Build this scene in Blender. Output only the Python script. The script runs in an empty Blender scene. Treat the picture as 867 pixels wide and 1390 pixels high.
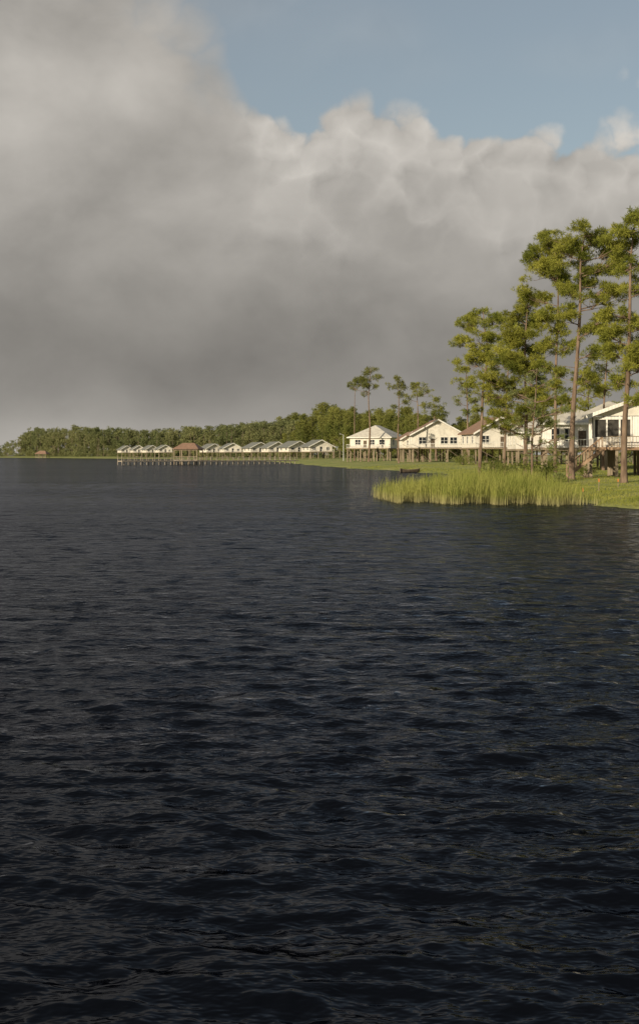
import bpy, math, random
import numpy as np
from mathutils import Vector
R = math.radians
scene = bpy.context.scene
col = scene.collection
F = 1625.0; HZ = 617.0; CH = 3.0
random.seed(4); rng = np.random.default_rng(7)

def P(px, Y): return (px-433.5)/F*Y           # lateral metres
def ZZ(py, Y): return CH + (HZ-py)/F*Y        # height metres

# ---------------------------------------------------------------- materials
def mat(name):
    m = bpy.data.materials.new(name); m.use_nodes = True
    nt = m.node_tree; b = nt.nodes['Principled BSDF']
    return m, nt, b
def noisy(name, c1, c2, scale=5, rough=.85, detail=4, bump=0.0, bdist=.02, stretch=(1,1,1), spec=.3):
    m, nt, b = mat(name)
    tc = nt.nodes.new('ShaderNodeTexCoord'); mp = nt.nodes.new('ShaderNodeMapping')
    mp.inputs['Scale'].default_value = stretch
    n = nt.nodes.new('ShaderNodeTexNoise'); n.inputs['Scale'].default_value = scale; n.inputs['Detail'].default_value = detail
    r = nt.nodes.new('ShaderNodeValToRGB'); r.color_ramp.elements[0].color = (*c1,1); r.color_ramp.elements[1].color = (*c2,1)
    r.color_ramp.elements[0].position = .3; r.color_ramp.elements[1].position = .7
    nt.links.new(tc.outputs['Object'], mp.inputs[0]); nt.links.new(mp.outputs[0], n.inputs['Vector'])
    nt.links.new(n.outputs['Fac'], r.inputs[0]); nt.links.new(r.outputs[0], b.inputs['Base Color'])
    b.inputs['Roughness'].default_value = rough; b.inputs['Specular IOR Level'].default_value = spec
    if bump:
        bp = nt.nodes.new('ShaderNodeBump'); bp.inputs['Strength'].default_value = bump; bp.inputs['Distance'].default_value = bdist
        nt.links.new(n.outputs['Fac'], bp.inputs['Height']); nt.links.new(bp.outputs[0], b.inputs['Normal'])
    return m
def leafy(name, c1, c2, scale=.6, trans=.3, zgrad=None):
    m = bpy.data.materials.new(name); m.use_nodes = True; nt = m.node_tree; nt.nodes.clear()
    out = nt.nodes.new('ShaderNodeOutputMaterial'); d = nt.nodes.new('ShaderNodeBsdfDiffuse'); t = nt.nodes.new('ShaderNodeBsdfTranslucent')
    mx = nt.nodes.new('ShaderNodeMixShader'); mx.inputs[0].default_value = trans
    tc = nt.nodes.new('ShaderNodeTexCoord'); n = nt.nodes.new('ShaderNodeTexNoise'); n.inputs['Scale'].default_value = scale; n.inputs['Detail'].default_value = 4
    r = nt.nodes.new('ShaderNodeValToRGB'); r.color_ramp.elements[0].color = (*c1,1); r.color_ramp.elements[1].color = (*c2,1)
    r.color_ramp.elements[0].position = .35; r.color_ramp.elements[1].position = .65
    oi = nt.nodes.new('ShaderNodeObjectInfo')
    hs = nt.nodes.new('ShaderNodeHueSaturation')
    mr = nt.nodes.new('ShaderNodeMapRange'); mr.inputs['To Min'].default_value = .85; mr.inputs['To Max'].default_value = 1.2
    nt.links.new(oi.outputs['Random'], mr.inputs['Value']); nt.links.new(mr.outputs[0], hs.inputs['Value'])
    nt.links.new(tc.outputs['Object'], n.inputs['Vector']); nt.links.new(n.outputs['Fac'], r.inputs[0])
    src = r.outputs[0]
    if zgrad:
        sx = nt.nodes.new('ShaderNodeSeparateXYZ'); nt.links.new(tc.outputs['Object'], sx.inputs[0])
        m2 = nt.nodes.new('ShaderNodeMapRange'); m2.inputs['From Min'].default_value = zgrad[0]; m2.inputs['From Max'].default_value = zgrad[1]
        nt.links.new(sx.outputs['Z'], m2.inputs['Value'])
        mc = nt.nodes.new('ShaderNodeMixRGB'); mc.inputs[1].default_value = (*zgrad[2],1)
        nt.links.new(m2.outputs[0], mc.inputs[0]); nt.links.new(src, mc.inputs[2]); src = mc.outputs[0]
    nt.links.new(src, hs.inputs['Color'])
    nt.links.new(hs.outputs[0], d.inputs[0]); nt.links.new(hs.outputs[0], t.inputs[0])
    nt.links.new(d.outputs[0], mx.inputs[1]); nt.links.new(t.outputs[0], mx.inputs[2]); nt.links.new(mx.outputs[0], out.inputs[0])
    return m
def siding(name, c, scale=3.0, axis='X'):
    m, nt, b = mat(name)
    tc = nt.nodes.new('ShaderNodeTexCoord'); w = nt.nodes.new('ShaderNodeTexWave'); w.bands_direction = axis
    w.inputs['Scale'].default_value = scale
    n = nt.nodes.new('ShaderNodeTexNoise'); n.inputs['Scale'].default_value = 1.2; n.inputs['Detail'].default_value = 6
    r = nt.nodes.new('ShaderNodeValToRGB'); r.color_ramp.elements[0].color = (c[0]*.75,c[1]*.75,c[2]*.75,1); r.color_ramp.elements[1].color = (*c,1)
    r.color_ramp.elements[0].position=.25; r.color_ramp.elements[1].position=.6
    bp = nt.nodes.new('ShaderNodeBump'); bp.inputs['Distance'].default_value = .03; bp.inputs['Strength'].default_value = .6
    nt.links.new(tc.outputs['Object'], w.inputs[0]); nt.links.new(tc.outputs['Object'], n.inputs['Vector'])
    nt.links.new(n.outputs['Fac'], r.inputs[0]); nt.links.new(r.outputs[0], b.inputs['Base Color'])
    nt.links.new(w.outputs['Fac'], bp.inputs['Height']); nt.links.new(bp.outputs[0], b.inputs['Normal'])
    b.inputs['Roughness'].default_value = .7; b.inputs['Specular IOR Level'].default_value = .25
    return m
M = {}
M['cream'] = siding('cream_siding', (.76,.71,.61))
M['white'] = siding('white_trim', (.80,.77,.70), 1.0)
M['roof_brown'] = siding('brown_roof', (.30,.185,.125), 4.0)
M['roof_pale'] = siding('pale_metal_roof', (.58,.54,.46), 3.0)
M['roof_grey'] = noisy('grey_shingle', (.13,.135,.12), (.23,.23,.20), 2, .8)
M['wood'] = noisy('weathered_wood', (.19,.15,.10), (.34,.27,.19), 3, .9, stretch=(1,1,.3))
M['darkwood'] = noisy('dark_wood', (.08,.06,.042), (.17,.13,.09), 3, .9)
M['redwood'] = noisy('reddish_stair_wood', (.22,.14,.085), (.38,.26,.17), 3, .9)
M['grey_wood'] = noisy('grey_pier_wood', (.24,.20,.15), (.42,.36,.28), 1.5, .9)
M['glass'] = noisy('dark_glass', (.012,.015,.018), (.03,.035,.04), 1, .12, spec=.5)
M['screen'] = noisy('dark_screen', (.03,.028,.025), (.07,.065,.055), 2, .8)
M['bark'] = noisy('pine_bark', (.10,.065,.045), (.28,.20,.14), 2.2, .95, 6, .8, .06, (1,1,.35))
M['bark_far'] = noisy('far_bark', (.14,.11,.08), (.26,.20,.15), 1, .95)
M['pine'] = leafy('pine_needles', (.16,.185,.034), (.40,.39,.075), .35, .4)
M['pine_far'] = leafy('far_pine_needles', (.14,.16,.042), (.29,.285,.08), .12, .35)
M['wood_far'] = leafy('haze_tinted_wood_leaves', (.135,.155,.066), (.25,.25,.11), .03, .3)  # leaf colour lightened to carry the distance haze, no haze volume
M['cypress'] = leafy('cypress_leaves', (.18,.22,.07), (.34,.36,.14), .8, .4)
M['bush'] = leafy('bush_leaves', (.10,.13,.03), (.24,.25,.065), .8, .35)
M['reed'] = leafy('reed_blades', (.25,.29,.06), (.46,.45,.13), .5, .4, (0.0,.6,(.48,.43,.21)))
M['grass'] = leafy('grass_blades', (.20,.225,.045), (.34,.33,.085), .35, .35)
M['orange'] = noisy('orange_paint', (.45,.16,.04), (.6,.24,.07), 8, .7)
M['metal'] = noisy('pale_pole', (.4,.4,.38), (.6,.6,.57), 4, .5)

# ---------------------------------------------------------------- helpers
def link(name, me, m=None, parent=None):
    o = bpy.data.objects.new(name, me); col.objects.link(o)
    if m: me.materials.append(m)
    if parent: o.parent = parent
    return o
def tag(o, label=None, cat=None, group=None, kind=None):
    if label: o['label'] = label
    if cat: o['category'] = cat
    if group: o['group'] = group
    if kind: o['kind'] = kind
    return o
def empty(name, loc, rz=0):
    o = bpy.data.objects.new(name, None); col.objects.link(o); o.location = loc; o.rotation_euler = (0,0,rz); o.empty_display_size=.1
    return o
def npmesh(name, V, Q, smooth=False):
    me = bpy.data.meshes.new(name)
    V = np.asarray(V, dtype=np.float32); Q = np.asarray(Q, dtype=np.int32); k = Q.shape[1]
    me.vertices.add(len(V)); me.vertices.foreach_set('co', V.ravel())
    me.loops.add(Q.size); me.loops.foreach_set('vertex_index', Q.ravel())
    me.polygons.add(len(Q)); me.polygons.foreach_set('loop_start', np.arange(0, Q.size, k, dtype=np.int32))
    me.polygons.foreach_set('loop_total', np.full(len(Q), k, dtype=np.int32))
    if smooth: me.polygons.foreach_set('use_smooth', np.ones(len(Q), dtype=bool))
    me.update(calc_edges=True)
    return me
class MB:
    def __init__(s): s.v=[]; s.f=[]
    def hexa(s, c8):
        b=len(s.v); s.v += [tuple(c) for c in c8]
        for q in ((0,3,2,1),(4,5,6,7),(0,1,5,4),(1,2,6,5),(2,3,7,6),(3,0,4,7)): s.f.append(tuple(b+i for i in q))
    def box(s, x0,x1,y0,y1,z0,z1):
        s.hexa([(x0,y0,z0),(x1,y0,z0),(x1,y1,z0),(x0,y1,z0),(x0,y0,z1),(x1,y0,z1),(x1,y1,z1),(x0,y1,z1)])
    def bar(s, a, b, w, h=None):
        a=Vector(a); b=Vector(b); h=h or w; d=(b-a).normalized()
        up=Vector((0,0,1)) if abs(d.z)<.95 else Vector((0,1,0))
        sx=d.cross(up).normalized()*w/2; sy=sx.cross(d).normalized()*h/2
        s.hexa([a-sx-sy,a+sx-sy,a+sx+sy,a-sx+sy,b-sx-sy,b+sx-sy,b+sx+sy,b-sx+sy])
    def tube(s, pts, rad, n=8):
        base=len(s.v); m=len(pts)
        for i,p in enumerate(pts):
            p=Vector(p); d=(Vector(pts[min(i+1,m-1)])-Vector(pts[max(i-1,0)])).normalized()
            u=d.cross(Vector((0,1,0.05)))
            if u.length<.1: u=d.cross(Vector((1,0,0)))
            u.normalize(); w=u.cross(d).normalized()
            for k in range(n):
                a=2*math.pi*k/n; s.v.append(tuple(p+(u*math.cos(a)+w*math.sin(a))*rad[i]))
        for i in range(m-1):
            for k in range(n):
                s.f.append((base+i*n+k, base+i*n+(k+1)%n, base+(i+1)*n+(k+1)%n, base+(i+1)*n+k))
        s.f.append(tuple(base+(m-1)*n+k for k in range(n)))
    def poly(s, pts): b=len(s.v); s.v+= [tuple(p) for p in pts]; s.f.append(tuple(range(b,b+len(pts))))
    def mesh(s, name, smooth=False):
        me=bpy.data.meshes.new(name); me.from_pydata(s.v,[],s.f)
        if smooth: me.polygons.foreach_set('use_smooth',[True]*len(me.polygons))
        me.update(); return me
    def build(s, name, m, parent=None, smooth=False): return link(name, s.mesh(name, smooth), m, parent)

# ---------------------------------------------------------------- shoreline and ground
shore = [(200,-100),(90,20),(45,52),(26,62),(18.9,66),(15.2,69.5),(16.5,84),(17.2,110),(19,150),(20,190),(15,222),(8,258),(0,325),(-9,420),
         (-22,535),(-53,650),(-100,770),(-149,880),(-249,1075),(-335,1210),(-390,1500),(-520,2600),(-900,9500)]
polyg = shore + [(12000,9500),(12000,-100)]
SA = np.array(shore, float)
def sdist(x, y):
    x=np.asarray(x,float); y=np.asarray(y,float)
    d=np.full(x.shape,1e9)
    for i in range(len(SA)-1):
        a=SA[i]; b=SA[i+1]; ab=b-a; L=ab@ab
        t=np.clip(((x-a[0])*ab[0]+(y-a[1])*ab[1])/L,0,1)
        d=np.minimum(d, np.hypot(x-a[0]-t*ab[0], y-a[1]-t*ab[1]))
    ins=np.zeros(x.shape,bool); n=len(polyg)
    for i in range(n):
        x1,y1=polyg[i]; x2,y2=polyg[(i+1)%n]
        if y1==y2: continue
        c=((y1>y)!=(y2>y)) & (x < (x2-x1)*(y-y1)/(y2-y1)+x1)
        ins^=c
    return np.where(ins,d,-d)
def gz(x,y):
    x=np.asarray(x,float); y=np.asarray(y,float)
    wob=1.2*np.sin(x*.31+y*.17)+.9*np.sin(y*.23-x*.45+1)+.5*np.sin(x*1.1+2*np.sin(y*.6))
    d=sdist(x,y)+wob*.8
    land=.12+1.0*(1-np.exp(-np.maximum(d,0)/11))+.7*(1-np.exp(-np.maximum(d,0)/80))+.05*np.sin(x*.7)*np.sin(y*.5)
    return np.where(d>0, land, np.maximum(.12+d*.25,-2.5))
def G(x,y): return float(gz(np.array([x]),np.array([y]))[0])

ang = np.concatenate([np.linspace(-180,-32,30,endpoint=False), np.linspace(-32,32,520), np.linspace(32,180,30)[1:]])
def polar(r, ang):
    A=np.radians(ang); rr,aa=np.meshgrid(r,A,indexing='ij')
    X=rr*np.sin(aa); Y=rr*np.cos(aa)
    nr,na=rr.shape; i=np.arange(nr-1)[:,None]*na; j=np.arange(na-1)[None,:]
    q=np.stack([i+j, i+na+j, i+na+j+1, i+j+1],-1).reshape(-1,4)
    return X,Y,rr,q
r = np.exp(np.linspace(math.log(30), math.log(9300), 470))
X,Y,rr,q = polar(r, ang)
Z = gz(X,Y)
ground = link('ground', npmesh('ground', np.stack([X,Y,Z],-1).reshape(-1,3), q[:, ::-1], True))
gm, nt, b = mat('lawn_ground')
tc=nt.nodes.new('ShaderNodeTexCoord'); n1=nt.nodes.new('ShaderNodeTexNoise'); n1.inputs['Scale'].default_value=.12; n1.inputs['Detail'].default_value=8
n2=nt.nodes.new('ShaderNodeTexNoise'); n2.inputs['Scale'].default_value=2.5; n2.inputs['Detail'].default_value=6
rp=nt.nodes.new('ShaderNodeValToRGB'); e=rp.color_ramp.elements; e[0].position=.32; e[0].color=(.15,.185,.035,1); e[1].position=.6; e[1].color=(.28,.28,.07,1)
e2=rp.color_ramp.elements.new(.75); e2.color=(.30,.27,.11,1)
tcs=tc.outputs['Object']
ad=nt.nodes.new('ShaderNodeMath'); ad.operation='ADD'
sb=nt.nodes.new('ShaderNodeMath'); sb.operation='MULTIPLY_ADD'; sb.inputs[1].default_value=.5; sb.inputs[2].default_value=-.25
nt.links.new(tcs,n1.inputs['Vector']); nt.links.new(tcs,n2.inputs['Vector'])
nt.links.new(n2.outputs['Fac'],sb.inputs[0]); nt.links.new(n1.outputs['Fac'],ad.inputs[0]); nt.links.new(sb.outputs[0],ad.inputs[1])
nt.links.new(ad.outputs[0],rp.inputs[0]); nt.links.new(rp.outputs[0],b.inputs['Base Color']); b.inputs['Roughness'].default_value=.95
bp=nt.nodes.new('ShaderNodeBump'); bp.inputs['Distance'].default_value=.2; nt.links.new(n2.outputs['Fac'],bp.inputs['Height']); nt.links.new(bp.outputs[0],b.inputs['Normal'])
ground.data.materials.append(gm)
tag(ground,'sunlit green lawn shore running back along the bay','ground',kind='structure')

# ---------------------------------------------------------------- water
r = np.concatenate([np.exp(np.linspace(math.log(3), math.log(400), 1500)), np.exp(np.linspace(math.log(400), math.log(9500), 120))[1:]])
r = np.concatenate([[.3],r])
X,Y,rr,q = polar(r, ang)
Z = np.zeros_like(X); DX=np.zeros_like(X); DY=np.zeros_like(X)
cell = rr*.0033
wr = random.Random(11)
NW=110
patch = .75+.25*np.sin(X*.11+1.3*np.sin(Y*.07))*np.sin(Y*.09+1.1*np.sin(X*.05+2))
for i in range(NW):
    t=i/(NW-1)
    lam = .11*(1.6/.11)**(t) * wr.uniform(.9,1.1)
    k=2*math.pi/lam
    th = R(-93) + wr.gauss(0,1)*R(24+16*(1-t))
    slope = .035 if lam<.6 else .035*(.6/lam)**.8
    amp = slope/k
    ph=wr.uniform(0,6.28); kx=k*math.cos(th); ky=k*math.sin(th)
    fade=np.clip((lam/cell-2.2)/3,0,1)
    phase=kx*X+ky*Y+ph
    a=amp*fade*patch
    Z += a*np.sin(phase); c=a*np.cos(phase)*.45
    DX += c*math.cos(th); DY += c*math.sin(th)
water = link('water', npmesh('water', np.stack([X+DX,Y+DY,Z],-1).reshape(-1,3), q[:, ::-1], True))
wm = bpy.data.materials.new('bay_water'); wm.use_nodes=True; nt=wm.node_tree; nt.nodes.clear()
out=nt.nodes.new('ShaderNodeOutputMaterial'); dif=nt.nodes.new('ShaderNodeBsdfDiffuse'); glo=nt.nodes.new('ShaderNodeBsdfGlossy'); ms=nt.nodes.new('ShaderNodeMixShader')
fr=nt.nodes.new('ShaderNodeFresnel'); fr.inputs['IOR'].default_value=1.30
dif.inputs['Color'].default_value=(.002,.0025,.004,1); glo.inputs['Color'].default_value=(.47,.49,.54,1); glo.inputs['Roughness'].default_value=.08
tc=nt.nodes.new('ShaderNodeTexCoord')
def wn(scale, sc, det, rough=.6):
    mp=nt.nodes.new('ShaderNodeMapping'); mp.inputs['Scale'].default_value=sc; nt.links.new(tc.outputs['Object'],mp.inputs[0])
    n=nt.nodes.new('ShaderNodeTexNoise'); n.inputs['Scale'].default_value=scale; n.inputs['Detail'].default_value=det; n.inputs['Roughness'].default_value=rough
    nt.links.new(mp.outputs[0],n.inputs['Vector']); return n
na=wn(2.2,(.5,1,1),4,.62); nb=wn(10,(.6,1,1),2); nc=wn(.045,(.5,1.6,1),3); ne=wn(.55,(.4,1,1),3,.6)
def bump(dist,h,prev=None):
    b_=nt.nodes.new('ShaderNodeBump'); b_.inputs['Distance'].default_value=dist; nt.links.new(h.outputs['Fac'],b_.inputs['Height'])
    if prev: nt.links.new(prev.outputs[0],b_.inputs['Normal'])
    return b_
b0=bump(.18,ne); b1=bump(.12,na,b0); b2=bump(.014,nb,b1)
mr=nt.nodes.new('ShaderNodeMapRange'); mr.inputs['From Min'].default_value=.35; mr.inputs['From Max'].default_value=.65; mr.inputs['To Min'].default_value=.5; mr.inputs['To Max'].default_value=1
nt.links.new(nc.outputs['Fac'],mr.inputs['Value']); nt.links.new(mr.outputs[0],b1.inputs['Strength'])
for nd in (dif,glo,fr): nt.links.new(b2.outputs[0],nd.inputs['Normal'])
nt.links.new(fr.outputs[0],ms.inputs[0]); nt.links.new(dif.outputs[0],ms.inputs[1]); nt.links.new(glo.outputs[0],ms.inputs[2]); nt.links.new(ms.outputs[0],out.inputs[0])
water.data.materials.append(wm)
tag(water,'dark navy wind rippled water of the bay','water',kind='structure')

# ---------------------------------------------------------------- foliage
def blades(Pn, D, L, W, g):
    N=len(Pn); D=D/np.linalg.norm(D,axis=1,keepdims=True)
    S=np.cross(D, g.normal(size=(N,3))); S/=np.linalg.norm(S,axis=1,keepdims=True)+1e-9
    L=np.asarray(L).reshape(-1,1); W=np.asarray(W).reshape(-1,1)
    V=np.stack([Pn, Pn+D*L*.5+S*W*.5, Pn+D*L, Pn+D*L*.5-S*W*.5],1).reshape(-1,3)
    return V, np.arange(4*N).reshape(N,4)
def crown_mesh(name, clumps, g, per=26, nb=7, L=.36, W=.06, flat=.6, up=.35):
    pts=[]; outs=[]
    for (cx,cy,cz,cr) in clumps:
        n=max(6,int(per*cr*cr)); d=g.normal(size=(n,3)); d/=np.linalg.norm(d,axis=1,keepdims=True)
        u=g.uniform(.2,1,size=(n,1))**.6
        off=d*u*cr*np.array([1,1,flat]); off*= (1+.3*g.normal(size=(n,1)))
        pts.append(np.array([cx,cy,cz])+off); outs.append(d)
    pts=np.concatenate(pts); outs=np.concatenate(outs)
    pts=np.repeat(pts,nb,0); outs=np.repeat(outs,nb,0)
    D=g.normal(size=pts.shape)+outs*.6+np.array([0,0,up])
    V,Q=blades(pts,D,L*g.uniform(.7,1.3,len(pts)),W*g.uniform(.7,1.3,len(pts)),g)
    return npmesh(name,V,Q)
def interp(tr, z):
    for a,b in zip(tr,tr[1:]):
        if a[2]<=z<=b[2]:
            t=(z-a[2])/max(b[2]-a[2],1e-6); return tuple(a[i]+(b[i]-a[i])*t for i in range(3))
    return tr[-1] if z>tr[-1][2] else tr[0]
def trunk_mesh(tr, rad, n=9):
    pts=[];rs=[];m=len(tr)
    for i in range(m-1):
        p0=Vector(tr[max(i-1,0)]);p1=Vector(tr[i]);p2=Vector(tr[i+1]);p3=Vector(tr[min(i+2,m-1)])
        for k in range(5):
            t=k/5; p=.5*((2*p1)+(p2-p0)*t+(2*p0-5*p1+4*p2-p3)*t*t+(3*p1-p0-3*p2+p3)*t**3)
            pts.append(p)
    pts.append(Vector(tr[-1])); H=tr[-1][2]
    for p in pts:
        f=max(p.z,0)/H; rs.append(rad*(1-.8*f)*(1+.35*max(0,.05-f)/.05))
    mb=MB(); mb.tube(pts,rs,n); return mb,[tuple(p) for p in pts]
def limb(mb, a, c, r0, g):
    a=Vector(a); c=Vector(c); mid=a.lerp(c,.5)+Vector((g.normal()*.12,g.normal()*.12,-.06*(c-a).length+g.normal()*.1))*1.0
    q1=a.lerp(mid,.5)+Vector((0,0,.03)); q2=mid.lerp(c,.5)
    mb.tube([a,q1,mid,q2,c],[r0,r0*.85,r0*.65,r0*.45,r0*.22],6)
    return mid

def hero(name,label,cat,Yd,trunk_px,clumps_px,rad,seed,m='pine',per=66,L=.37,W=.046,group=None,sub=8,flat=.52,nb=14):
    g=np.random.default_rng(seed)
    bx,by=trunk_px[0]; X0=P(bx,Yd); z0=G(X0,Yd)-.15
    root=empty(name,(X0,Yd,z0)); tag(root,label,cat,group)
    s=Yd/F
    tr=[((px-bx)*s, .25*math.sin(i*1.7+seed), (ZZ(py,Yd)-z0)) for i,(px,py) in enumerate(trunk_px)]
    tr[0]=(0,0,0)
    lb,fine=trunk_mesh(tr,rad)
    cl=[]
    xs=[c[0] for c in clumps_px]; half=(max(xs)-min(xs))*s*.5
    for (px,py,pr) in clumps_px:
        cx=(px-bx)*s; cz=ZZ(py,Yd)-z0; R0=pr*s
        tz=cz-.45*R0-.25*abs(cx-interp(fine,cz)[0]); tp=interp(fine,tz)
        dx=abs(cx-tp[0]); dep=g.uniform(-1,1)*math.sqrt(max(half*half-dx*dx,.3))*.85
        c0=(cx,tp[1]+dep,cz); md=limb(lb,tp,c0,max(.05,rad*.22),g)
        for k in range(sub):
            o=g.normal(size=3)*np.array([.62,.85,.42])*R0
            c=(c0[0]+o[0],c0[1]+o[1],c0[2]+o[2]); rr_=R0*g.uniform(.35,.68)
            cl.append((*c,rr_))
            limb(lb,md,c,max(.03,rad*.1),g)
    for k in range(7):
        z=g.uniform(.3,.75)*tr[-1][2]; a=g.uniform(0,6.28); p=interp(fine,z); l=g.uniform(.4,1.5)
        lb.tube([p,(p[0]+math.cos(a)*l,p[1]+math.sin(a)*l,p[2]+g.uniform(-.1,.4))],[.04,.015],5)
    lb.build('trunk',M['bark'],root,True)
    link('crown',crown_mesh('crown',cl,g,per,nb,L,W,flat),M[m],root)
    return root

hero('pine_tree','slender twisted pine standing apart at the left of the tall pines on the right shore','tree',150,
 [(650,636),(653,580),(655,525),(662,480),(657,445),(655,424)],
 [(652,430,15),(676,434,12),(632,440,13),(642,460,17),(667,458,12),(622,462,11),(655,488,14),(633,490,12),(675,480,11),(640,520,9),(670,515,9),(645,555,6),(662,540,7)],.23,21)
hero('pine_tree','dense bushy pine with foliage low down its trunk, between the slender and the tall pines','tree',138,
 [(712,640),(713,560),(712,480),(716,412)],
 [(716,414,15),(702,430,17),(728,440,17),(690,458,17),(715,462,20),(738,475,18),(680,488,18),(705,498,21),(733,505,19),(665,512,15),(690,528,20),(720,533,20),(678,555,17),(705,560,18),(742,545,16),(655,530,9),(690,582,13),(740,572,12),(668,575,9)],.26,22)
hero('pine_tree','tall straight pine just left of the thickest trunk, crown bulging to the left','tree',128,
 [(753,640),(753,560),(755,480),(757,400),(752,335)],
 [(747,328,17),(733,345,19),(757,348,18),(728,368,17),(748,376,19),(766,392,16),(734,402,18),(767,422,15),(733,434,16),(757,448,14),(742,466,14),(768,470,12),(738,495,13),(765,505,13),(750,525,12),(768,548,10)],.21,23)
hero('pine_tree','tallest thick reddish trunked pine in the middle of the right group with wide flat crown','tree',112,
 [(775,644),(777,570),(783,490),(786,420),(787,355),(794,318)],
 [(794,317,17),(774,324,16),(815,323,18),(832,338,16),(790,343,19),(764,342,13),(826,360,16),(842,353,13),(805,360,17),(797,384,15),(822,394,15),(838,402,12),(774,394,12),(806,412,13),(818,436,12),(768,432,12),(800,450,12),(800,480,10),(770,540,9),(798,515,9)],.29,24)
hero('pine_tree','nearest tall pine at the right edge of the picture, crown cut by the frame','tree',98,
 [(846,654),(848,580),(852,500),(853,420),(856,350),(862,298)],
 [(862,298,18),(846,312,18),(882,308,18),(836,332,14),(866,338,19),(886,350,18),(850,364,15),(862,390,15),(892,388,16),(832,424,14),(852,438,18),(872,440,17),(835,458,18),(862,468,20),(824,478,14),(846,490,16),(874,498,17),(892,478,16),(838,514,12),(858,545,12),(878,530,12)],.27,25)
hero('cypress_tree','short pale green feathery tree on the bank behind the reeds','tree',104,
 [(722,642),(722,600),(725,550),(728,500)],
 [(728,503,10),(716,518,12),(742,520,12),(706,535,12),(728,540,15),(752,535,12),(716,560,14),(742,560,15),(700,572,11),(762,556,10),(726,584,15),(752,580,13),(708,592,11),(736,603,12),(764,592,9),(716,612,10),(750,610,9)],.13,26,m='cypress',per=44,L=.24,W=.036,sub=5,flat=.35,nb=9)
hero('pine_tree','slim pine showing half hidden behind the bushy pine','tree',170,
 [(684,632),(686,560),(690,480),(694,440)],
 [(694,436,12),(682,450,12),(704,455,12),(676,470,10),(698,480,12),(668,492,10),(708,500,10),(672,540,9),(686,560,9)],.2,27,per=34)
hero('pine_tree','slim pine with sparse crown behind the right hand porch','tree',150,
 [(818,636),(818,560),(822,500),(826,440)],
 [(826,436,12),(815,448,12),(836,452,12),(812,475,11),(808,515,11),(826,528,13),(842,520,12),(822,500,12),(835,480,11)],.19,28,per=34)
hero('pine_tree','young bushy pine filling the gap between the two tallest trunks behind','tree',165,
 [(796,634),(797,580),(798,530),(796,492)],
 [(796,494,10),(788,508,11),(806,512,11),(797,525,13),(784,532,10),(810,535,10),(796,548,10)],.17,29,per=34)
def mid(label,Yd,t,c,seed,rad=.3): return hero('pine_tree',label,'tree',Yd,t,c,rad,seed,m='pine_far',per=34,L=.6,W=.10,sub=5,nb=6)
mid('tall pine rising above the pale roofed cottage, highest of the middle shore',340,[(500,622),(502,580),(500,540),(503,500)],
 [(504,503,8),(493,511,8),(513,511,7),(483,519,7),(500,520,8),(474,524,4),(508,526,5),(495,534,5),(500,560,4)],31,.32)
mid('pine standing before the wall between the two middle cottages',285,[(541,626),(540,590),(541,550),(540,518)],
 [(540,519,7),(532,524,6),(548,526,7),(541,535,6),(549,546,5),(534,552,4),(546,570,4)],32,.25)
mid('pine with flat crown rising behind the cottage with two windows',330,[(566,616),(567,570),(565,525)],
 [(566,521,6),(557,527,7),(576,527,7),(566,535,7),(582,533,4),(552,540,5),(572,548,5)],33)
mid('low round crowned pine over the gable peak of the two window cottage',330,[(592,616),(590,580),(588,545)],
 [(588,543,6),(580,551,7),(598,553,7),(588,561,8),(604,562,6),(574,566,6)],34)
mid('pine rising behind the red roofed cottage',275,[(634,614),(634,560),(632,510)],
 [(632,510,8),(622,518,8),(642,520,8),(630,531,9),(620,545,7),(644,545,8),(633,560,8)],35)
mid('thin pine above the left end of the middle cottages',380,[(481,614),(481,560),(482,515)],
 [(482,515,4),(476,520,4),(487,522,4),(482,528,4)],36,.22)

protos=[]
for k in range(6):
    g=np.random.default_rng(60+k); H=20.0
    tr=[(0,0,0),(g.normal()*.3,0,7),(g.normal()*.5,0,14),(g.normal()*.6,0,19)]
    lb,fine=trunk_mesh(tr,.24,6)
    cl=[]; nC=30+k; zb=3.5 if k%2 else 6.0
    for i in range(nC):
        f=i/nC; z=zb+f*(19.8-zb); rad=(3.9-2.6*f)*g.uniform(.35,1.1); a=i*2.4+g.uniform(0,.8)
        c=(math.cos(a)*rad,math.sin(a)*rad,z); tp=interp(fine,z-.9); limb(lb,tp,c,.08,g); cl.append((*c,g.uniform(.9,1.8)))
    tm=lb.mesh('trunk',True); tm.materials.append(M['bark_far'])
    cm=crown_mesh('crown',cl,g,22,5,.8,.17,.6); cm.materials.append(M['pine_far'])
    protos.append((tm,cm))
tp_x=[370,385,400,415,430,445,460,475,490,505,520,540,560,580,600,620,640,660,700,760,820,900,960]
tp_y=[572,570,565,558,550,546,544,550,553,554,556,554,557,563,569,568,562,562,554,550,547,542,542]
g=np.random.default_rng(5)
def bgtree(px,Yd,top,label,group):
    X0=P(px,Yd); z0=G(X0,Yd)-.2; H=ZZ(top,Yd)-z0; k=g.integers(0,len(protos))
    root=empty('pine_tree',(X0,Yd,z0),g.uniform(0,6.28)); s=H/20.5; root.scale=(s*g.uniform(.8,1.05),)*2+(s,)
    for nm,me in zip(('trunk','crown'),protos[k]): link(nm,me,None,root)
    tag(root,label,'tree',group)
px=386
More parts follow.
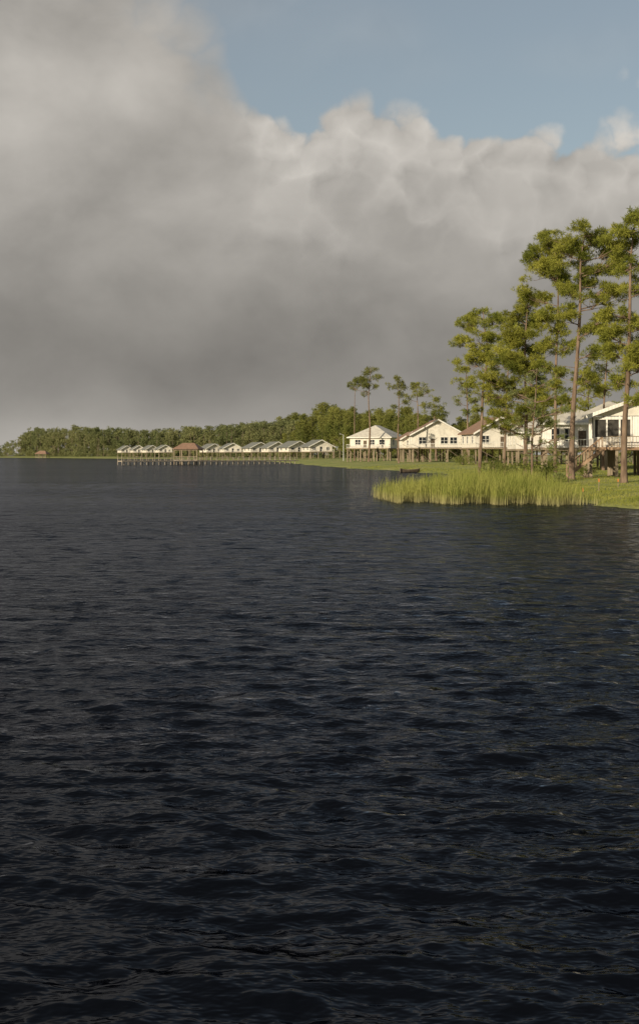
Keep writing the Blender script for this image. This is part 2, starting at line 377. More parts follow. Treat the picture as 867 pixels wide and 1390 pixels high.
while px<930:
    Ys = 720-(px-386)*1.65 if px<640 else 300-(px-640)*.35
    for row in range(2):
        Yd=Ys*(.93+.14*row)+g.uniform(-12,12)
        top=np.interp(px,tp_x,tp_y)+g.uniform(-5,12)+(9 if row==0 else 0)
        if px<640: bgtree(px+g.uniform(-4,4),Yd,top,'pine in the sunlit wood behind the row of cottages','pines of the wood behind the middle cottages')
        else: bgtree(px+g.uniform(-4,4),Yd,top,'background pine seen between the trunks of the tall right shore pines','background pines behind the tall right pines')
    px+=g.uniform(7,11) if px<640 else g.uniform(14,20)

# distant wood as one mass
g=np.random.default_rng(9)
fx=[-40,0,20,45,70,100,150,200,250,300,350,400]; fy=[609,606,596,581,584,580,582,584,581,578,575,570]
cl=[]; tmb=MB()
for i in range(400):
    px=g.uniform(-30,402); f=np.interp(px,[-30,0,60,160,300,400],[1330,1270,1130,985,780,700])
    Yd=f*g.uniform(1.0,1.1); X0=P(px,Yd); z0=G(X0,Yd)
    top=ZZ(np.interp(px,fx,fy)+abs(g.normal())*4.0-2,Yd); H=max(top-z0,3)
    tmb.tube([(X0,Yd,z0-.3),(X0+g.normal()*.3,Yd,z0+H*.85)],[.2,.1],5)
    for j in range(12):
        t=g.uniform(.03 if j<7 else .45,.97); rad=H*.2*(1.25-t)
        cl.append((X0+g.normal()*rad,Yd+g.normal()*rad,z0+H*t,H*g.uniform(.05,.11)*(1.3-.55*t)))
g2=np.random.default_rng(10)
fol=crown_mesh('foliage',cl,g2,7,4,1.15,.38,.8)
wood=link('distant_wood',fol,M['wood_far']); tag(wood,'long low line of distant green woods along the far shore','trees',kind='stuff')
tmb.build('trunks',M['bark_far'],wood)['kind']='stuff'
cl=[]
for i in range(620):
    px=g.uniform(30,700); f=np.interp(px,[30,60,160,300,400,520,640,700],[1200,1130,975,770,690,520,340,290])
    Yd=f*g.uniform(.99,1.08); X0=P(px,Yd); z0=G(X0,Yd); cl.append((X0,Yd,z0+g.uniform(.3,3.4)*(1 if px>160 else 1.4),g.uniform(1.3,3.0)))
sc=link('undergrowth',crown_mesh('undergrowth',cl,g2,9,4,.9,.3,.8),M['wood_far']); tag(sc,'tangled green undergrowth at the foot of the shore woods','undergrowth',kind='stuff')

# ---------------------------------------------------------------- shrubs
def shrub(px,Yd,w,h,label,seed,m='bush'):
    g=np.random.default_rng(seed); X0=P(px,Yd); z0=G(X0,Yd)
    root=empty('shrub',(X0,Yd,z0)); tag(root,label,'shrub','shrubs on the grassy bank')
    st=MB(); cl=[]
    for k in range(8):
        c=(g.normal()*w*.3,g.normal()*w*.3,h*g.uniform(.35,.8)); cl.append((*c,w*g.uniform(.22,.34)))
        st.tube([(0,0,-.1),(c[0]*.5,c[1]*.5,c[2]*.6),c],[.04,.03,.012],5)
    st.build('stems',M['bark'],root); link('foliage',crown_mesh('foliage',cl,g,70,6,.2,.05,.9),M[m],root)
shrub(700,108,2.8,2.6,'rounded green shrub directly left of the pale feathery tree',41)
shrub(742,106,2.6,2.2,'green shrub behind the reeds right of the pale feathery tree',42)
shrub(676,125,2.4,2.0,'dark green shrub under the bushy pine',43)
shrub(668,190,2.4,2.0,'small shrub on the lawn under the red roofed cottage',44)
shrub(762,100,1.6,1.1,'low shrub at the foot of the thickest pine trunk',45,'cypress')
shrub(628,235,3.4,1.8,'shrub at the water edge of the lawn below the two window cottage',46)
shrub(795,118,1.8,1.2,'low shrub beside the foot of the wooden stairs',47)

# ---------------------------------------------------------------- reeds and grass
g=np.random.default_rng(12)
N=115000
yy=g.uniform(66,118,N); xx=g.uniform(2,20,N)
pxx=xx/yy*F+433.5
front=np.interp(pxx,[500,512,530,600,700,780,840],[84,79,75,72,70.6,69,71])+1.2*np.sin(pxx*.09)+.7*np.sin(pxx*.23)
back=np.interp(pxx,[500,530,580,640,700,760,800,840],[88,91,97,106,100,86,74,70.8])
dens=np.clip((yy-front)/3.0,0,1)*np.clip((back-yy)/3,0,1)*np.clip((pxx-500+6*np.sin(yy*1.3))/40,.0,1)**.7*np.clip((830-pxx)/90,0,1)
cl_n=.55+.45*np.sin(xx*2.1+np.sin(yy*1.3)*2)*np.sin(yy*1.7+xx)
keep=(yy>front)&(yy<back)&(g.uniform(size=N)<dens*cl_n*.8); xx=xx[keep];yy=yy[keep];pk=pxx[keep]
n=len(xx); z0=np.maximum(gz(xx,yy),-.15)
h=np.interp(pk,[500,560,620,700,780,840],[1.15,1.4,1.72,1.72,1.15,.55])*g.uniform(.4,1.15,n)*(1+.16*np.sin(xx*1.3+yy*.8))
lean=g.normal(size=(n,2))*.09+np.array([.04,0])
B=np.stack([xx,yy,z0],-1)
wv=g.uniform(.010,.020,n)[:,None]; sa=g.uniform(0,3.14,n); S=np.stack([np.cos(sa),np.sin(sa),0*sa],-1)
Md=B+np.stack([lean[:,0]*h*.4,lean[:,1]*h*.4,h*.55],-1); bend=g.uniform(.6,2.2,n)[:,None]
T=B+np.concatenate([lean*h[:,None]*bend,(h*(1-.1*(bend[:,0]-1)))[:,None]],1)
V=np.stack([B-S*wv,B+S*wv,Md+S*wv*.9,Md-S*wv*.9,T+S*.004,T-S*.004],1).reshape(-1,3)
i6=np.arange(n)[:,None]*6
Q=np.concatenate([i6+np.array([0,1,2,3]),i6+np.array([3,2,4,5])])
reeds=link('reeds',npmesh('reeds',V,Q),M['reed']); tag(reeds,'dense bed of tall yellow green reeds standing in the shallows','reeds',kind='stuff')
N=150000
rad_=66*(260/66)**g.uniform(size=N); a_=g.uniform(R(0),R(20),N); xx=rad_*np.sin(a_); yy=rad_*np.cos(a_)
sd=gz(xx,yy); keep=sd>.05; xx=xx[keep];yy=yy[keep];z0=sd[keep]; n=len(xx)
hh=g.uniform(.04,.13,n)*np.where(z0<.45,2.0,1.0)*(1+.4*np.sin(xx*.9)*np.sin(yy*.7))
V,Q=blades(np.stack([xx,yy,z0-.02],-1),np.stack([g.normal(size=n)*.3,g.normal(size=n)*.3,np.ones(n)],-1),hh,.012+yy*.0003,g)
gr=link('grass',npmesh('grass',V,Q),M['grass']); tag(gr,'short green grass covering the bank','grass',kind='stuff')

# ---------------------------------------------------------------- houses
def cottage(label, px, Yd, w, d, floor, wallh, rise, rz, roof='roof_brown', wall='cream', near=True, porch=2.4, wins=(-.28,.28), group=None, fdoor=None, name='cottage', z=None, over=.7, hip=0.0):
    X0=P(px,Yd); z0=G(X0,Yd) if z is None else z
    root=empty(name,(X0,Yd,z0),R(rz)); tag(root,label,'house',group)
    fl=floor-z0; w2=w/2; d2=d/2; ev=fl+wallh
    mb=MB(); mb.box(-w2,w2,-d2,d2,fl,ev)
    if not hip:
        b=len(mb.v); mb.v+=[(-w2,-d2,ev),(w2,-d2,ev),(0,-d2,ev+rise),(-w2,d2,ev),(w2,d2,ev),(0,d2,ev+rise)]
        mb.f+=[(b,b+1,b+2),(b+3,b+5,b+4)]
    mb.build('wall',M[wall],root)
    sl=rise/w2; ox=over; t=.2
    if hip:
        mb=MB(); a=w2+ox; c=d2+ox; zt=ev+rise; ze=ev-.15; h1=c*(1-hip)
        C4=[(-a,-c),(a,-c),(a,c),(-a,c)]; lo=[(x,y,ze) for x,y in C4]; hi=[(x,y,ze+t) for x,y in C4]; r1=(0,-h1,zt); r2=(0,h1,zt)
        mb.poly(lo[::-1])
        for i in range(4): mb.poly([lo[i],lo[(i+1)%4],hi[(i+1)%4],hi[i]])
        mb.poly([hi[0],hi[1],r1]); mb.poly([hi[1],hi[2],r2,r1]); mb.poly([hi[2],hi[3],r2]); mb.poly([hi[3],hi[0],r1,r2])
        rf=mb.build('roof',M[roof],root)
        mb=MB()
        for i in range(4):
            p=lo[i]; q_=lo[(i+1)%4]; mb.bar((p[0]*1.006,p[1]*1.006,ze+.08),(q_[0]*1.006,q_[1]*1.006,ze+.08),.05,.26)
        mb.build('fascia',M['white'],rf)
    else:
        mb=MB(); f0=-d2-over*1.2; f1=d2+over
        for s in (-1,1):
            e=(s*(w2+ox), ev-sl*ox+.03); k=(0,ev+rise+.03)
            mb.hexa([(e[0],f0,e[1]),(k[0],f0,k[1]),(k[0],f1,k[1]),(e[0],f1,e[1]),(e[0],f0,e[1]+t),(k[0],f0,k[1]+t),(k[0],f1,k[1]+t),(e[0],f1,e[1]+t)])
        rf=mb.build('roof',M[roof],root)
        mb=MB()
        for s in (-1,1):
            mb.hexa([(s*(w2+ox),f0-.06,ev-sl*ox-.12),(0,f0-.06,ev+rise-.12),(0,f0-.01,ev+rise-.12),(s*(w2+ox),f0-.01,ev-sl*ox-.12),
                     (s*(w2+ox),f0-.06,ev-sl*ox+.24),(0,f0-.06,ev+rise+.24),(0,f0-.01,ev+rise+.24),(s*(w2+ox),f0-.01,ev-sl*ox+.24)])
        mb.build('fascia',M['white'],rf)
    def window(cx,cy,cz,ww,hh,side):
        fr=MB(); pn=MB(); th=.12
        def q(mb_,a0,a1,h0,h1,o0,o1):
            if side=='f': mb_.box(cx+a0,cx+a1,-d2-o1,-d2-o0,cz+h0,cz+h1)
            elif side=='l': mb_.box(-w2-o1,-w2-o0,cy+a0,cy+a1,cz+h0,cz+h1)
            else: mb_.box(w2+o0,w2+o1,cy+a0,cy+a1,cz+h0,cz+h1)
        q(fr,-ww/2-th,-ww/2,-hh/2,hh/2,.0,.09); q(fr,ww/2,ww/2+th,-hh/2,hh/2,.0,.09)
        q(fr,-ww/2-th,ww/2+th,hh/2,hh/2+th,.0,.1); q(fr,-ww/2-th*1.4,ww/2+th*1.4,-hh/2-th,-hh/2,.0,.13); q(fr,-.04,.04,-hh/2,hh/2,.032,.07); q(fr,-ww/2,ww/2,-.03,.03,.032,.065)
        q(pn,-ww/2,ww/2,-hh/2,hh/2,.0,.03)
        o=fr.build('window',M['white'],root); pn.build('pane',M['glass'],o)
    wz=fl+wallh*.52
    for u in wins: window(u*w,0,wz,w*.13,wallh*.5,'f')
    if near:
        for u in (-.3,.05,.35): window(0,u*d,wz,d*.11,wallh*.45,'l'); window(0,u*d,wz,d*.11,wallh*.45,'r')
    else:
        for u in (-.25,.25): window(0,u*d,wz,d*.16,wallh*.4,'l')
    dd=fdoor if fdoor is not None else 0
    mb=MB(); mb.box(dd*w-.5,dd*w+.5,-d2-.05,-d2-.0,fl+.02,fl+2.15); dr=mb.build('door',M['darkwood'] if near else M['glass'],root)
    if near: mb=MB(); mb.box(dd*w+.34,dd*w+.4,-d2-.11,-d2-.05,fl+1,fl+1.1); mb.build('handle',M['metal'],dr)
    mb=MB(); mb.box(-w2-.3,w2+.3,-d2-porch,d2+.3,fl-.32,fl-.02); mb.build('deck',M['wood'],root)
    mb=MB(); yf=-d2-porch+.1
    for s in (-1,1):
        mb.bar((s*(w2+.2),yf,fl+1),(s*(w2+.2),-d2,fl+1),.1,.08)
    mb.bar((-w2-.2,yf,fl+1),(w2+.2,yf,fl+1),.1,.08); mb.bar((-w2-.2,yf,fl+.15),(w2+.2,yf,fl+.15),.06,.06)
    nb=int(w/(.35 if near else 1.6))
    for k in range(nb+1):
        xx_=-w2-.2+(w+.4)*k/nb; mb.bar((xx_,yf,fl-.02),(xx_,yf,fl+1),.05 if near else .12)
    mb.build('railing',M['white'],root)
    nx=max(3,int(w/2.6)) if near else 4
    for yk in ((-d2-porch+.25,-d2+.4,0,d2-.2) if near else (-d2-porch+.25,d2-.3)):
        for k in range(nx):
            xk=-w2+.1+(w-.2)*k/(nx-1); mb=MB(); mb.box(xk-.14,xk+.14,yk-.14,yk+.14,-.5,fl-.32); mb.build('post',M['wood'],root)
    if near and fl>1.5:
        mb=MB()
        for k in range(nx-1):
            xa=-w2+.1+(w-.2)*k/(nx-1); xb=-w2+.1+(w-.2)*(k+1)/(nx-1); yk=-d2-porch+.25
            za,zb=(.2,fl-.4) if k%2 else (fl-.4,.2); mb.bar((xa,yk-.17,za),(xb,yk-.17,zb),.06,.14)
        mb.build('cross_brace',M['darkwood'],root)
    return root

cottage('cream gabled cottage on stilts with two front windows and brown roof, middle of the shore',590,300,12.8,11,4.7,3.3,3.5,2,'roof_brown',wins=(-.3,.3,.12),fdoor=-.1,porch=2.2)
cottage('low cream wing with brown roof joined to the left of the two window cottage',556,306,5,8,4.7,2.4,1.5,4,'roof_brown',wins=(-.2,.2),porch=1.6,name='cottage_wing')
cottage('pale hip roofed cream cottage on stilts at the left end of the middle cottages',512,352,12.5,12,4.9,3.1,3.6,-24,'roof_pale',wins=(-.3,.05,.3),fdoor=-.12,porch=2.2,hip=.75)
cottage('red brown roofed cottage behind the slender twisted pine and bushy pine',668,242,10,11,4.4,3.0,2.9,8,'roof_brown',wins=(-.3,.3),fdoor=.05,porch=2.2)
cottage('pale roofed cottage showing through the trunks right of the bushy pine',728,215,9,10,4.0,2.9,2.4,0,'roof_pale',wins=(-.3,.3),porch=1.8,hip=.9)
cottage('white walled cottage behind the thickest pine trunk',776,158,7.6,10,3.9,3.1,2.3,-8,'roof_pale',wall='white',wins=(-.32,-.1,.3),fdoor=.12,porch=2.2,hip=.9)
cottage('white cottage with hipped roof peak showing above the porch house',826,165,9.5,9.5,4.6,3.2,2.6,-10,'roof_pale',wall='white',wins=(-.3,.3),porch=1.2,hip=.95)

def porch_house():
    Yd=118; X0=P(862,Yd); z0=G(X0,Yd); root=empty('porch_house',(X0,Yd,z0),R(-9))
    tag(root,'nearest white house with dark screened porch on stilts and wooden stairs, right edge','house')
    fl=3.72-z0; h=2.95; ev=fl+h
    mb=MB(); mb.box(-.6,7.5,-3,5,fl,ev); mb.box(-4.2,-.62,-.6,4.9,fl,ev-.01); mb.build('wall',M['white'],root)
    mb=MB(); mb.box(-3.3,-2.2,-.66,-.6,fl,fl+2.1); mb.build('door',M['darkwood'],root)
    mb=MB(); xl,xr,xm,rise=-5,8.3,.8,2.0; f0,f1=-3.9,5.8
    for a,za,b_,zb in ((xl,ev-.1,xm,ev+rise),(xr,ev-.1,xm,ev+rise)):
        mb.hexa([(a,f0,za),(b_,f0,zb),(b_,f1,zb),(a,f1,za),(a,f0,za+.2),(b_,f0,zb+.2),(b_,f1,zb+.2),(a,f1,za+.2)])
    rf=mb.build('roof',M['roof_pale'],root)
    mb=MB()
    for a,za in ((xl,ev-.1),(xr,ev-.1)): mb.bar((a,f0-.04,za+.05),(xm,f0-.04,ev+rise+.05),.06,.34)
    mb.build('fascia',M['white'],rf)
    mb=MB(); mb.poly([(xl+.6,-3.05,ev+.06),(xr-.7,-3.05,ev+.06),(xm,-3.05,ev+rise-.02)]); mb.build('gable',M['cream'],root)
    for x in (-4.2,-3.0,-1.8,-.72):
        mb=MB(); mb.box(x-.08,x+.08,-3.08,-2.92,fl,ev+.02); mb.build('porch_column',M['white'],root)
    mb=MB(); mb.box(-4.28,-.64,-3.1,-2.9,ev-.3,ev-.02); mb.box(-4.12,-.8,-3.03,-2.97,fl+.85,fl+.95); mb.build('porch_beam',M['white'],root)
    mb=MB(); mb.box(-4.12,-.8,-2.99,-2.97,fl,fl+.85); mb.build('kick_panel',M['cream'],root)
    mb=MB(); mb.box(-4.12,-.8,-2.96,-2.95,fl+.95,ev-.3); mb.box(-4.22,-4.19,-2.9,-.6,fl+.9,ev-.05); mb.build('screen',M['screen'],root)
    for x in (.9,3.6,6):
        fr=MB(); fr.box(x-.6,x-.5,-3.09,-3,fl+.9,fl+2.3); fr.box(x+.5,x+.6,-3.09,-3,fl+.9,fl+2.3); fr.box(x-.6,x+.6,-3.1,-3,fl+2.3,fl+2.42); fr.box(x-.66,x+.66,-3.14,-3,fl+.8,fl+.9); fr.box(x-.03,x+.03,-3.08,-3.03,fl+.9,fl+2.3)
        o=fr.build('window',M['white'],root); pn=MB(); pn.box(x-.5,x+.5,-3.03,-3,fl+.9,fl+2.3); pn.build('pane',M['glass'],o)
    for y in (.8,3.2):
        fr=MB(); fr.box(-4.29,-4.2,y-.6,y+.6,fl+.8,fl+.9); fr.box(-4.29,-4.2,y-.6,y+.6,fl+2.3,fl+2.4); fr.box(-4.28,-4.2,y-.6,y-.5,fl+.9,fl+2.3); fr.box(-4.28,-4.2,y+.5,y+.6,fl+.9,fl+2.3)
        o=fr.build('window',M['white'],root); pn=MB(); pn.box(-4.23,-4.2,y-.5,y+.5,fl+.9,fl+2.3); pn.build('pane',M['glass'],o)
    mb=MB(); mb.box(-4.9,7.8,-4.6,5.2,fl-.3,fl-.02); mb.build('deck',M['redwood'],root)
    mb=MB(); 
    mb.bar((-3.2,-4.5,fl+1),(7.7,-4.5,fl+1),.1,.07); mb.bar((-3.2,-4.5,fl+.15),(7.7,-4.5,fl+.15),.06,.06)
    for k in range(40): mb.bar((-3.2+k*.28,-4.5,fl),(-3.2+k*.28,-4.5,fl+1),.045)
    mb.build('railing',M['wood'],root)
    for y in (-4.4,-1.5,1.6,4.8):
        for x in (-4.6,-2.2,.4,3,5.5,7.5):
            mb=MB(); mb.box(x-.13,x+.13,y-.13,y+.13,-.5,fl-.3); mb.build('post',M['wood'],root)
    st=MB(); n=11; x0,x1=-3.6,-6.9; top=fl-.02; y0,y1=-5.9,-4.7
    for k in range(n):
        t=(k+.5)/n; xx_=x0+(x1-x0)*t; zz=top*(1-(k+1)/(n+1)); st.box(xx_-.17,xx_+.17,y0,y1,zz-.05,zz)
    for y in (y0,y1): st.bar((x0+.1,y,top-.15),(x1,y,0),.07,.3)
    st.box(-4.6,-3.3,-5.9,-4.6,fl-.3,fl-.02)
    s=st.build('stairs',M['redwood'],root)
    hr=MB()
    for y in (y0,y1):
        hr.bar((x0,y,top+.95),(x1,y,1.0),.08,.1)
        for k in range(12):
            t=k/11; hr.bar((x0+(x1-x0)*t,y,top*(1-t)),(x0+(x1-x0)*t,y,top*(1-t)+.98),.06)
    hr.build('handrail',M['redwood'],s)
porch_house()

far=[(170,905,.9,'leftmost'),(187,880,.9,'second from left'),(204,860,.9,'third from left'),(222,830,.95,'fourth from left'),(286,730,1.0,'fifth from left'),
     (313,690,1.05,'sixth from left'),(348,640,1.1,'seventh from left'),(372,610,1.0,'eighth from left'),(399,575,1.1,'ninth from left'),(430,530,1.05,'tenth from left, nearest')]
for i,(px,Yd,s,w) in enumerate(far):
    X0=P(px,Yd)
    cottage('small grey roofed white far cottage, '+w,px,Yd,10*s,10.5,4.0+.0006*Yd,2.4,2.6,(24,20,26,22,28,18,26,22,28,20)[i],'roof_grey','cream',near=False,porch=1.5,wins=(-.3,.3),group='grey roofed cottages of the far row',z=max(G(X0,Yd),.8),over=1.0)

# ---------------------------------------------------------------- pier, pavilion, hut
root=empty('pier',(0,0,0)); tag(root,'long low grey wooden pier on many posts across the far water','pier')
A=Vector((P(163,340),340,0)); Bv=Vector((P(402,385),385,0)); D=(Bv-A).normalized(); Nn=Vector((-D.y,D.x,0)); Ln=(Bv-A).length
dz=1.1
mb=MB(); mb.bar(A+Vector((0,0,dz)),Bv+Vector((0,0,dz)),2.4,.3); mb.build('deck',M['grey_wood'],root)
mb=MB()
for s in (-1,1):
    for zr in (dz+.6,dz+1.05): mb.bar(A+Nn*s*1.05+Vector((0,0,zr)),Bv+Nn*s*1.05+Vector((0,0,zr)),.1,.1)
mb.build('railing',M['grey_wood'],root)
k=0
while k*2.1<Ln:
    p=A+D*k*2.1
    for s in (-1,1):
        mb=MB(); q0=p+Nn*s*1.08; mb.tube([(q0.x,q0.y,-1.5),(q0.x,q0.y,dz+1.1+(.3 if k%3==0 else 0))],[.12,.10],7); mb.build('post',M['grey_wood'],root)
    k+=1
def pavilion(name,label,px,Yd,w,eave,peak,dk,group=None):
    X0=P(px,Yd); root=empty(name,(X0,Yd,0),R(-12)); tag(root,label,'pavilion',group)
    h=w/2; mb=MB(); rl=h*.45
    c=[(-h,-h*.8,eave),(h,-h*.8,eave),(h,h*.8,eave),(-h,h*.8,eave)]; t1,t2=(-rl,0,peak),(rl,0,peak)
    mb.poly([c[0],c[1],t2,t1]); mb.poly([c[1],c[2],t2]); mb.poly([c[2],c[3],t1,t2]); mb.poly([c[3],c[0],t1]); mb.poly(c[::-1])
    mb.build('roof',M['roof_brown'],root)
    mb=MB(); mb.box(-h*.9,h*.9,-h*.7,h*.7,dk-.25,dk); mb.build('deck',M['grey_wood'],root)
    for x in (-.85,-.28,.28,.85):
        for y in (-.66,.66):
            mb=MB(); mb.box(x*h-.12,x*h+.12,y*h-.12,y*h+.12,-1.5,eave+.05); mb.build('post',M['wood'],root)
    mb=MB()
    for y in (-.66,.66): mb.bar((-.85*h,y*h,dk+1),(.85*h,y*h,dk+1),.12,.12); mb.bar((-.85*h,y*h,eave-.2),(.85*h,y*h,eave-.2),.14,.3)
    mb.build('railing',M['wood'],root)
pavilion('pavilion','brown hip roofed open pavilion standing over the far pier',256,362,8.4,4.6,6.5,1.4)
pavilion('boathouse','tiny brown roofed boathouse at the water far left',58,1010,11,3.5,6.2,1.0)
X0=P(466,392); z0=G(X0,392); root=empty('lamp_post',(X0,392,z0)); tag(root,'thin pale pole with small lamp left of the middle cottages','lamp post')
mb=MB(); mb.tube([(0,0,0),(0,0,8.6)],[.13,.09],8); mb.build('pole',M['metal'],root)
mb=MB(); mb.bar((0,0,8.5),(-.9,0,8.8),.08); mb.box(-1.3,-.8,-.14,.14,8.74,8.9); mb.build('lamp_head',M['metal'],root)
for px_,Yd,h_,lb_ in ((812,84,.95,'thin orange marker stake on the grass beneath the porch house'),(790,80,.6,'short orange marker stake by the right end of the reeds'),(838,90,.7,'orange marker stake close to the rightmost pine trunk')):
    X0=P(px_,Yd); z0=G(X0,Yd); root=empty('marker_stake',(X0,Yd,z0)); tag(root,lb_,'stake','orange marker stakes in the grass')
    mb=MB(); mb.tube([(0,0,-.1),(.02,0,h_)],[.03,.025],6); mb.build('stake',M['wood'],root)
    mb=MB(); mb.box(-.035,.055,-.035,.035,h_-.25,h_-.02); mb.build('band',M['orange'],root)
X0=P(556,200); root=empty('rowboat',(X0,200,0),R(15)); tag(root,'small dark rowboat low on the water beyond the reeds','boat')
mb=MB(); secs=[]
for k in range(9):
    t=k/8; x=-1.7+3.4*t; wd=.62*math.sin(math.pi*(.12+.82*t))**.6; secs.append([(x,-wd,.5+.18*(2*t-1)**2),(x,-wd*.7,.05),(x,0,-.08),(x,wd*.7,.05),(x,wd,.5+.18*(2*t-1)**2)])
for s in secs: mb.v+=s
for k in range(8):
    for j in range(4): mb.f.append((k*5+j,k*5+j+1,k*5+j+6,k*5+j+5))
mb.f.append((0,1,2,3,4)); mb.f.append((40,41,42,43,44))
mb.build('hull',M['darkwood'],root,True)
for x in (-.7,.5):
    mb=MB(); mb.box(x-.12,x+.12,-.5,.5,.36,.4); mb.build('seat',M['wood'],root)

# ---------------------------------------------------------------- world
w=bpy.data.worlds.new('World'); scene.world=w; w.use_nodes=True; nt=w.node_tree; nt.nodes.clear()
NN=nt.nodes.new; LK=nt.links.new
out=NN('ShaderNodeOutputWorld'); bg=NN('ShaderNodeBackground'); LK(bg.outputs[0],out.inputs[0]); bg.inputs[1].default_value=1
SUNAZ=R(219); SUNEL=R(18)
sky=NN('ShaderNodeTexSky'); sky.sky_type='NISHITA'; sky.sun_disc=False; sky.sun_elevation=SUNEL; sky.sun_rotation=SUNAZ; sky.air_density=1.0; sky.dust_density=2.0
tc=NN('ShaderNodeTexCoord'); sx=NN('ShaderNodeSeparateXYZ'); LK(tc.outputs['Generated'],sx.inputs[0])
def math_(op,a,b=None,c=None,clamp=False):
    n=NN('ShaderNodeMath'); n.operation=op; n.use_clamp=clamp
    for i,v in enumerate((a,b,c)):
        if v is None: continue
        if isinstance(v,(int,float)): n.inputs[i].default_value=v
        else: LK(v,n.inputs[i])
    return n.outputs[0]
def mrange(v,a,b,c,d,smooth=True):
    n=NN('ShaderNodeMapRange'); n.interpolation_type='SMOOTHSTEP' if smooth else 'LINEAR'; LK(v,n.inputs['Value'])
    for k_,x in zip(('From Min','From Max','To Min','To Max'),(a,b,c,d)):
        if isinstance(x,(int,float)): n.inputs[k_].default_value=x
        else: LK(x,n.inputs[k_])
    return n.outputs[0]
def curve(v,pts):
    n=NN('ShaderNodeFloatCurve'); c=n.mapping.curves[0]
    c.points[0].location=pts[0]; c.points[1].location=pts[-1]
    for p in pts[1:-1]: c.points.new(*p)
    n.mapping.update(); LK(v,n.inputs['Value']); return n.outputs[0]
def noise(scale,sc,det,rough,off=(0,0,0),dist=0):
    mp=NN('ShaderNodeMapping'); mp.inputs['Scale'].default_value=sc; mp.inputs['Location'].default_value=off; LK(tc.outputs['Generated'],mp.inputs[0])
    n=NN('ShaderNodeTexNoise'); n.inputs['Scale'].default_value=scale; n.inputs['Detail'].default_value=det; n.inputs['Roughness'].default_value=rough; n.inputs['Distortion'].default_value=dist
    LK(mp.outputs[0],n.inputs['Vector']); return n.outputs['Fac']
wp=NN('ShaderNodeTexNoise'); wp.inputs['Scale'].default_value=16; wp.inputs['Detail'].default_value=5; LK(tc.outputs['Generated'],wp.inputs['Vector'])
wv_=NN('ShaderNodeVectorMath'); wv_.operation='MULTIPLY_ADD'; wv_.inputs[1].default_value=(.08,.08,.08); LK(wp.outputs['Color'],wv_.inputs[0]); LK(tc.outputs['Generated'],wv_.inputs[2])
def billow(off):
    res=None
    for sc_,wt in ((13,.60),(36,.40)):
        mp=NN('ShaderNodeMapping'); mp.inputs['Location'].default_value=off; mp.inputs['Scale'].default_value=(1,1,1.15); LK(wv_.outputs[0],mp.inputs[0])
        v=NN('ShaderNodeTexVoronoi'); v.feature='F1'; v.inputs['Scale'].default_value=sc_; LK(mp.outputs[0],v.inputs['Vector'])
        d2=math_('MULTIPLY',v.outputs['Distance'],v.outputs['Distance'])
        t_=math_('MULTIPLY',math_('SUBTRACT',1.0,d2),wt)
        res=t_ if res is None else math_('ADD',res,t_)
    return res
bA=billow((.3,.1,.7)); bB=billow((.3+.008,.1,.7-.013))
az=math_('ARCTAN2',sx.outputs[0],sx.outputs[1]); el=sx.outputs[2]
u=mrange(az,-.4,.4,0,1,False)
edge=math_('MULTIPLY',curve(u,[(0,.86),(.167,.76),(.29,.66),(.34,.60),(.39,.53),(.425,.46),(.475,.45),(.536,.475),(.574,.46),(.628,.435),(.69,.43),(.735,.44),(.80,.445),(.86,.44),(1,.5)]),.6)
nA=noise(8,(1,1,1.3),8,.52,(3.1,.4,.2),.2); nB=noise(8,(1,1,1.3),8,.52,(3.1+.03,.4,.2-.05),.2)
nL=noise(3.2,(1,1,2.4),2,.45,(1.7,5.2,.9))
off=math_('MULTIPLY_ADD',math_('SUBTRACT',nA,.5),.075,math_('MULTIPLY',math_('SUBTRACT',bA,.8),.09))
hd=math_('SUBTRACT',math_('ADD',edge,off),el)
soft=mrange(az,-.11,-.03,.05,.010)
soft=math_('ADD',soft,math_('MULTIPLY',mrange(nL,.35,.6,0,1),.012))
dens=mrange(hd,math_('MULTIPLY',soft,-1.0),soft,0,1)
veil=math_('MULTIPLY',mrange(nL,.42,.7,0,.35),mrange(el,.22,.5,1,.0))
dens=math_('MAXIMUM',dens,veil)
ev_=mrange(el,0,.5,0,1,False)
base=curve(ev_,[(0,.40),(.035,.36),(.08,.285),(.15,.25),(.24,.29),(.34,.355),(.46,.40),(.58,.41),(.8,.37),(1,.22)])
rel=math_('SUBTRACT',nA,nB)
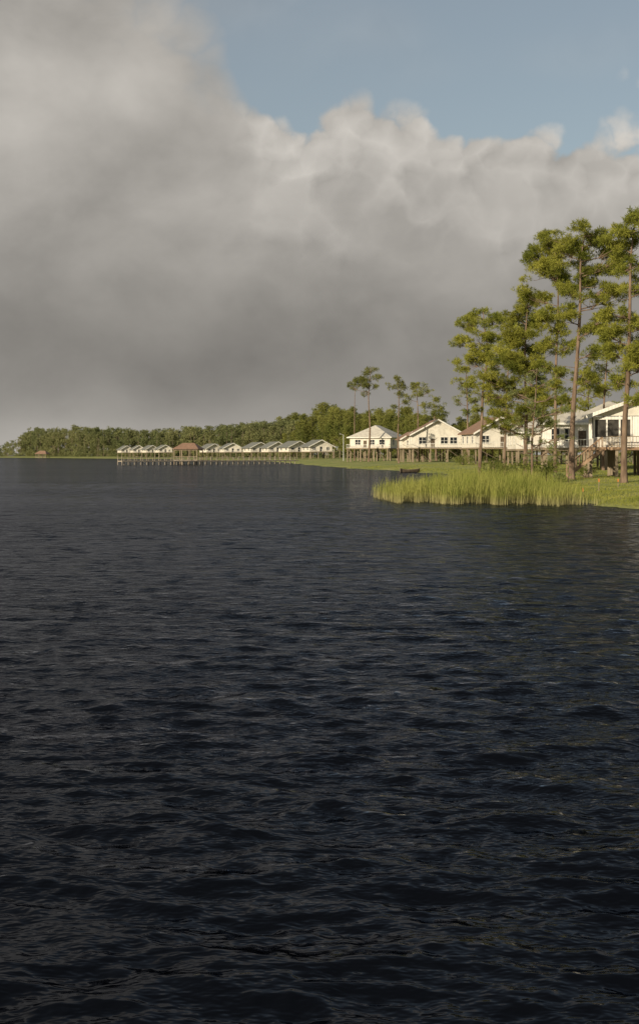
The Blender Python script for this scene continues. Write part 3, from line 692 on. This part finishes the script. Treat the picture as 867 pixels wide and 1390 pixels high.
lum=math_('MULTIPLY_ADD',rel,mrange(el,.05,.22,.14,.34),base)
puff=math_('MULTIPLY',mrange(hd,.0,.13,1,0.12),mrange(az,-.10,-.03,.1,1))
lum=math_('MULTIPLY_ADD',math_('SUBTRACT',bA,bB),math_('MULTIPLY',puff,mrange(el,.04,.18,.1,.5)),lum)
lum=math_('MULTIPLY',lum,mrange(nL,.3,.7,.90,1.10,False))
rim=math_('MULTIPLY',mrange(hd,.0,.13,1,0),mrange(az,-.09,-.02,0,.15))
lum=math_('ADD',lum,rim)
cr=NN('ShaderNodeCombineXYZ')
LK(math_('MULTIPLY',lum,1.0),cr.inputs[0]); LK(math_('MULTIPLY',lum,.945),cr.inputs[1]); LK(math_('MULTIPLY',lum,.865),cr.inputs[2])
sk=NN('ShaderNodeVectorMath'); sk.operation='MULTIPLY_ADD'; sk.inputs[1].default_value=(.085,.082,.074); sk.inputs[2].default_value=(.125,.12,.11); LK(sky.outputs[0],sk.inputs[0])
mixc=NN('ShaderNodeMixRGB'); LK(dens,mixc.inputs[0]); LK(sk.outputs[0],mixc.inputs[1]); LK(cr.outputs[0],mixc.inputs[2])
LK(mixc.outputs[0],bg.inputs[0])

# ---------------------------------------------------------------- sun
sd=bpy.data.lights.new('sun','SUN'); sd.energy=5.0; sd.angle=R(.6); sd.color=(1,.87,.66)
so=bpy.data.objects.new('sun',sd); col.objects.link(so)
ts=Vector((math.sin(SUNAZ),math.cos(SUNAZ),math.tan(SUNEL))).normalized()
so.rotation_euler=(-ts).to_track_quat('-Z','Y').to_euler(); so.location=(-50,-50,60)

# ---------------------------------------------------------------- camera
cd=bpy.data.cameras.new('camera'); cam=bpy.data.objects.new('camera',cd); col.objects.link(cam)
cam.location=(0,0,CH); cam.rotation_euler=(R(90),0,0)
cd.sensor_fit='VERTICAL'; cd.sensor_height=36; cd.lens=F/1390*36; cd.shift_y=-(695-HZ)/1390
cd.clip_end=30000; cd.clip_start=.1
scene.camera=cam
scene.view_settings.view_transform='Standard'; scene.view_settings.look='None'; scene.view_settings.exposure=0
